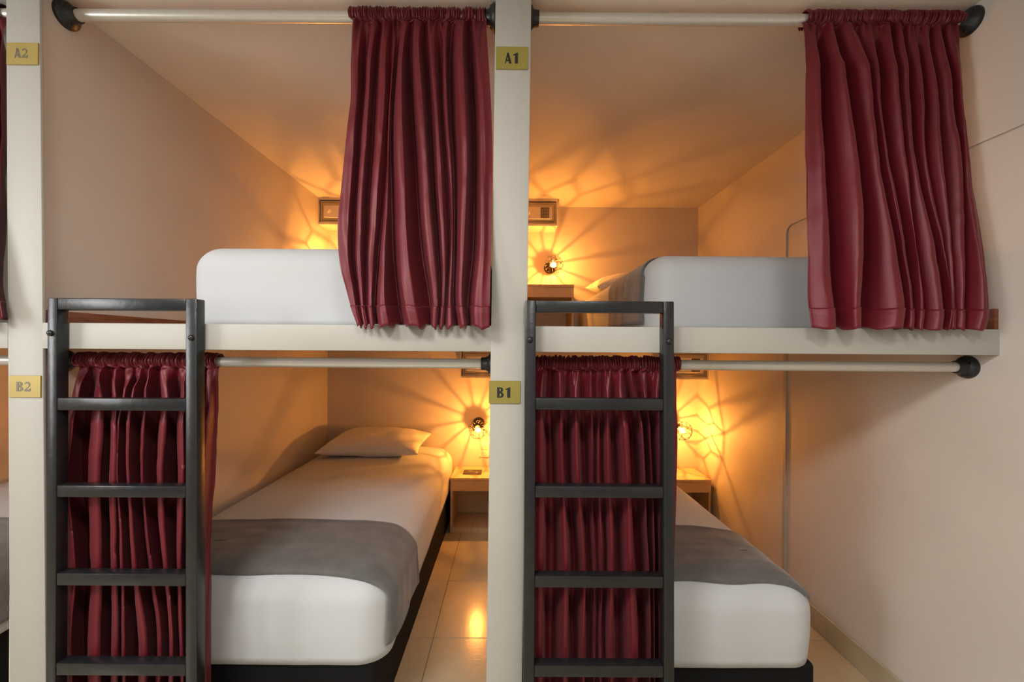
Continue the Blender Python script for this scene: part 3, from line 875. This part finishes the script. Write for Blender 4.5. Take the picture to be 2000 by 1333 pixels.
ZB, ZM = .272, .572
ZM1 = .556
def low_bed(x0, x1, label, seed, taper=.035, zm=ZM, dx=.006):
    e = empty('bed', ((x0 + x1) / 2, 1.09, 0), label, 'bed', 'lower beds with black bases')
    bm = rbox(x1 - x0, 2.02 - .160, ZB, .014, 3, 3, 3)
    bmesh.ops.translate(bm, verts=bm.verts, vec=((x0 + x1) / 2, (2.02 + .160) / 2, 0.001))
    from_bm('base', bm, M_black, e, smooth=True)
    mattress('mattress', x0 + .006, x1 + dx, .145, 2.025, ZB - .001, zm, .095, e, seed, flat=True, crown=.008, sag=.032, taper=taper)
    return e
low_bed(XL1 + .012, -.452, 'bed with white sheet and black base behind the left ladder', 2)
low_bed(XC1 + .012, 1.040, 'bed with white sheet and black base under the right bunk', 9, .02, ZM1, -.012)
low_bed(XF + .012, -1.912, 'bed with black base cut by the far left edge', 15)
runner('grey runner across the lower middle bed', XL1 + .020, -.440, .172, .560, ZB, ZM, .095, 4, .20, .262)
runner('grey runner across the lower right bed', XC1 + .020, 1.028, .172, .560, ZB, ZM1, .095, 8, .20, .060, taper=.02)
runner('grey runner on the bed at the far left edge', XF + .020, -1.900, .178, .560, ZB, ZM, .095, 12, .20, .26)
pillow('white pillow at the head of the lower middle bed', -.960, 1.79, ZM + .010, .69, .50, .14, 3, .06)

m = mattress('mattress', -1.080, XC0 - .020, .140, 2.02, Z1 + .001, 1.680, .080, None, 21, True, .004)
tag(m, 'white sheeted mattress on the upper middle slab behind a curtain', 'mattress', 'white mattresses on the upper slabs')
m = mattress('mattress', .528, XR - .022, .318, 2.02, Z1 + .001, 1.706, .088, None, 27, True, .0)
tag(m, 'white sheeted mattress with grey runner on the upper right slab', 'mattress', 'white mattresses on the upper slabs')
runner('grey runner hanging over the upper right mattress', .528, XR - .036, .445, .945, Z1, 1.706, .088, 19, .272, .2, .0055, .375, 0.0, .001, 0.0, 0.0, .318)
pillow('white pillow at the head of the upper right mattress', .955, 1.76, 1.712, .76, .46, .16, 8, .12)

# ------------------------------------------------------------------ nightstands, booklets, outlets
def nightstand(x0, x1, z0, h, label):
    y0, y1 = 1.74, 2.03
    e = empty('nightstand', ((x0 + x1) / 2, (y0 + y1) / 2, z0), label, 'nightstand', 'pale wood nightstands')
    t = .016
    box('top', x0, x1, y0, y1, z0 + h - .018, z0 + h, M_oakh, e, .001, 1)
    box('side_panel', x0 + .001, x0 + t, y0 + .003, y1, z0 + .001, z0 + h - .0185, M_oak, e, .0008, 1)
    box('side_panel', x1 - t, x1 - .001, y0 + .003, y1, z0 + .001, z0 + h - .0185, M_oak, e, .0008, 1)
    box('drawer_front', x0 + .0015, x1 - .0015, y0 + .0005, y0 + .0029, z0 + h - .092, z0 + h - .020, M_oak, e)
    box('drawer_bottom', x0 + t, x1 - t, y0 + .003, y1 - .012, z0 + h - .092, z0 + h - .078, M_oakh, e)
    box('shelf', x0 + t + .0005, x1 - t - .0005, y0 + .004, y1 - .012, z0 + .001, z0 + .040, M_oakh, e, .0008, 1)
    box('back_panel', x0 + t + .0005, x1 - t - .0005, y1 - .011, y1 - .003, z0 + .041, z0 + h - .0925, M_oak, e)
    return e
nightstand(-.424, -.060, 0, .397, 'pale wood nightstand beside the lower middle bed')
nightstand(1.062, 1.444, 0, .397, 'pale wood nightstand in the lower right back corner')
nightstand(.070, .452, Z1, .382, 'pale wood nightstand on the upper right slab, left of the mattress')

def booklet(cx, cy, z, label, rot=0.0):
    wd, dp = .130, .19
    wd, dp = .135, .105
    o = box('booklet', cx - wd / 2, cx + wd / 2, cy - dp / 2, cy + dp / 2, z + .0004, z + .0065, M_book, None, .001, 1)
    for a, b_, c, d in ((-.03, .0, .018, .021), (-.035, -.01, .008, .010), (-.03, -.012, .028, .030)):
        box('print', cx + a, cx + b_, cy + c, cy + d, z + .0065, z + .0069, M_print, o)
    bm = bmesh.new()
    r = bmesh.ops.create_cone(bm, segments=3, radius1=.012, radius2=.012, depth=.0004, cap_ends=True)
    for v_ in r['verts']: v_.co += Vector((cx + .032, cy - .018, z + .0067))
    from_bm('emblem', bm, M_print, o)
    tag(o, label, 'booklet', 'small dark booklets')
booklet(-.277, 1.875, .397, 'small dark booklet on the lower middle nightstand')
booklet(1.140, 1.835, .397, 'small dark booklet on the lower right nightstand')
booklet(.320, 1.875, Z1 + .382, 'small dark booklet on the upper right nightstand')

def outlet(cx, cz, label, wd=.080, hg=.120):
    e = empty('wall_outlet', (cx, YB, cz), label, 'outlet', 'white wall outlets under the lamps')
    p = box('cover_plate', cx - wd / 2, cx + wd / 2, YB - .010, YB - .0005, cz - hg / 2, cz + hg / 2, M_white, e, .004, 3)
    for dz in (-hg * .22, hg * .22):
        s = box('socket', cx - .021, cx + .021, YB - .0125, YB - .0095, cz + dz - .016, cz + dz + .016, M_white, e, .001, 1)
        for dx in (-.007, .007):
            box('slot', cx + dx - .0012, cx + dx + .0012, YB - .0129, YB - .0124, cz + dz - .005, cz + dz + .007, M_dark, s)
    box('gap', cx - .024, cx + .024, YB - .0104, YB - .0099, cz - .0012, cz + .0012, M_dark, e)
outlet(-.200, .530, 'white outlet plate above the lower middle nightstand')
outlet(1.262, .530, 'white outlet plate above the lower right nightstand')
outlet(.322, 1.858, 'white outlet plate above the upper right nightstand', .080, .085)

# ------------------------------------------------------------------ cage lamps
def lamp(cx, cz, label, seed, tilt=(.16, -1, -.22)):
    Rc = .071
    a, u, v_ = basis(tilt)
    c = Vector((cx, YB - .200, cz))
    e = empty('wall_lamp', (cx, YB, cz), label, 'wall lamp', 'wire cage wall lamps')
    # wall plate and arm
    bc = Vector((cx - a.x * .06, YB, cz - a.z * .06))
    lathe('wall_plate', bc, (0, -1, 0), [(0.0005, .046), (.010, .046), (.014, .043), (.016, .030), (.016, 0)], M_copper, e, 28)
    s0 = c - a * (Rc + .006)
    bm = bmesh.new(); bm_tube(bm, [bc + Vector((0, -.018, 0)), (bc + Vector((0, -.018, 0)) + s0) / 2, s0 + a * .004], .009, 10)
    from_bm('arm', bm, M_copper, e, smooth=True)
    lathe('socket', s0, a, [(0, 0), (0, .019), (.004, .021), (.040, .0195), (.042, .017), (.042, 0)], M_copper, e, 20)
    # bulb: globe with a short neck
    bm = bmesh.new()
    prof = [(-.030, 0), (-.030, .010), (-.020, .012)] + [(-.0215 * math.cos(t), .0215 * math.sin(t)) for t in [PI * (.22 + .78 * k / 12) for k in range(13)]]
    prof[-1] = (prof[-1][0], 0)
    bm_lathe(bm, c + a * .002, a, prof, 20)
    bmesh.ops.recalc_face_normals(bm, faces=bm.faces)
    bl = from_bm('bulb', bm, M_glass, e, smooth=True)
    bm = bmesh.new(); bmesh.ops.create_icosphere(bm, subdivisions=2, radius=.0045)
    bmesh.ops.translate(bm, verts=bm.verts, vec=c + a * .002)
    from_bm('filament', bm, M_bulb, bl, smooth=True)
    # cage of straight wires
    def ring(lat, n, ph):
        return [c + a * (Rc * math.sin(lat)) + (u * math.cos(ph + 2 * PI * k / n) + v_ * math.sin(ph + 2 * PI * k / n)) * Rc * math.cos(lat) for k in range(n)]
    N = 12
    r0 = ring(-1.22, N, .2); r1 = ring(-.62, N, .2); r2 = ring(.0, N, .2); r3 = ring(.42, N, .2 + PI / N); r4 = ring(.95, N // 2, .2 + PI / N)
    seg = []
    for A, B in ((r0, r1), (r1, r2)):
        for k in range(N): seg.append((A[k], B[k]))
    for k in range(N):
        seg.append((r2[k], r3[k])); seg.append((r2[k], r3[k - 1]))
        seg.append((r1[k], r2[(k + 1) % N])) if k % 4 == 0 else None
    for k in range(N): seg.append((r3[k], r4[k // 2])); 
    for k in range(N // 2): seg.append((r3[2 * k - 1], r4[k]))
    for A in (r0, r4):
        n_ = len(A)
        for k in range(n_): seg.append((A[k], A[(k + 1) % n_]))
    bm = bmesh.new()
    for p, q in seg: bm_tube(bm, [p, q], .0017, 6)
    from_bm('cage', bm, M_copper, e, smooth=True)
    return e
lamp(.314, 1.948, 'wire cage wall lamp, lit, above the upper right nightstand', 1)
lamp(-.236, .725, 'wire cage wall lamp, lit, above the lower middle nightstand', 2)
lamp(1.275, .727, 'wire cage wall lamp, lit, above the lower right nightstand', 3)
lamp(-1.24, 1.935, 'wire cage wall lamp, lit, hidden behind the upper middle mattress', 4)
lamp(-1.72, .706, 'wire cage wall lamp in the far left lower bay', 5)

# ------------------------------------------------------------------ safes in their housings
def safe(x0, ztop, h, label, d=.186):
    wd = .300; x1 = x0 + wd; y0 = YB - d; z0 = ztop - h
    e = empty('safe', ((x0 + x1) / 2, YB - d / 2, z0), label, 'safe', 'small wall safes')
    t = .013
    hs = bmesh.new()
    bm_box(hs, x0, x1, y0, YB - .001, z0, z0 + .016)
    bm_box(hs, x0, x1, y0, YB - .001, ztop - .018, ztop - .0005)
    bm_box(hs, x0, x0 + t * .6, y0, YB - .001, z0 + .016, ztop - .018)
    bm_box(hs, x1 - t * .6, x1, y0, YB - .001, z0 + .016, ztop - .018)
    from_bm('housing', hs, M_wall, e)
    a0, a1, c0, c1 = x0 + .014, x1 - .009, z0 + .017, ztop - .026
    box('body', a0, a1, y0 + .008, YB - .01, c0, c1, M_safe, e, .002)
    dr = box('door', a0 + .016, a1 - .016, y0 + .0035, y0 + .0078, c0 + .017, c1 - .015, M_safe, e, .0012, 1)
    # groove round the door
    g = bmesh.new()
    bm_box(g, a0 + .013, a1 - .013, y0 + .0068, y0 + .0079, c0 + .014, c1 - .012)
    from_bm('door_gap', g, M_dark, e)
    # bulging silver control panel
    pz0, pz1 = c0 + .034, c1 - .036
    px0, px1 = a0 + .030, a1 - .030
    V = []; Fc = []; n = 14
    for i in range(n + 1):
        s = i / n; x = px0 + (px1 - px0) * s
        dz = .004 * (1 - (2 * s - 1) ** 2) * 1.0 + .003 * s
        V += [(x, y0 + .0015, pz0 - dz * .6), (x, y0 - .0025, pz0 - dz * .6 + .003), (x, y0 - .0025, pz1 - .003 + dz * .2), (x, y0 + .0030, pz1 + dz * .2)]
    for i in range(n):
        for k in range(3):
            a_ = i * 4 + k; Fc.append((a_, a_ + 4, a_ + 5, a_ + 1))
    Fc += [(0, 1, 2, 3), (n * 4 + 3, n * 4 + 2, n * 4 + 1, n * 4)]
    pn = mesh('control_panel', V, Fc, M_safe_panel, dr)
    k0, k1 = x0 + .176, x0 + .238
    kp = box('keypad', k0, k1, y0 - .0045, y0 - .0022, pz0 + .007, pz1 - .005, M_key, dr, .0005, 1)
    bm = bmesh.new()
    for i in range(4):
        for j in range(3):
            bx = k0 + .006 + i * .0140; bz = pz0 + .011 + j * ((pz1 - pz0 - .018) / 3)
            bm_box(bm, bx, bx + .0085, y0 - .0058, y0 - .0044, bz, bz + (pz1 - pz0 - .018) / 3 - .004)
    from_bm('buttons', bm, M_button, dr)
    kx, kz = x0 + .082, (pz0 + pz1) / 2 + .003
    lathe('knob', (kx, y0 - .0022, kz), (0, -1, 0), [(0, .0165), (.004, .016), (.006, .012), (.007, .0)], M_safe_panel, dr, 24)
    bm = bmesh.new(); bm_box(bm, -.0035, .0035, -.008, 0, -.014, .014)
    bmesh.ops.rotate(bm, verts=bm.verts, matrix=Matrix.Rotation(.6, 3, 'Y'))
    bmesh.ops.translate(bm, verts=bm.verts, vec=(kx, y0 - .008, kz))
    from_bm('handle', bm, M_safe_panel, dr)
    return e
safe(XC1 + .0, ZC, .202, 'small safe with keypad above the upper right nightstand lamp')
safe(XL1 + .001, ZC, .202, 'small safe with keypad under the ceiling, cut by the upper middle curtain')
safe(XC0 - .318, Z0, .222, 'small safe with keypad above the lower middle nightstand')
safe(XR - .302, Z0, .222, 'small safe with keypad in the lower right back corner')
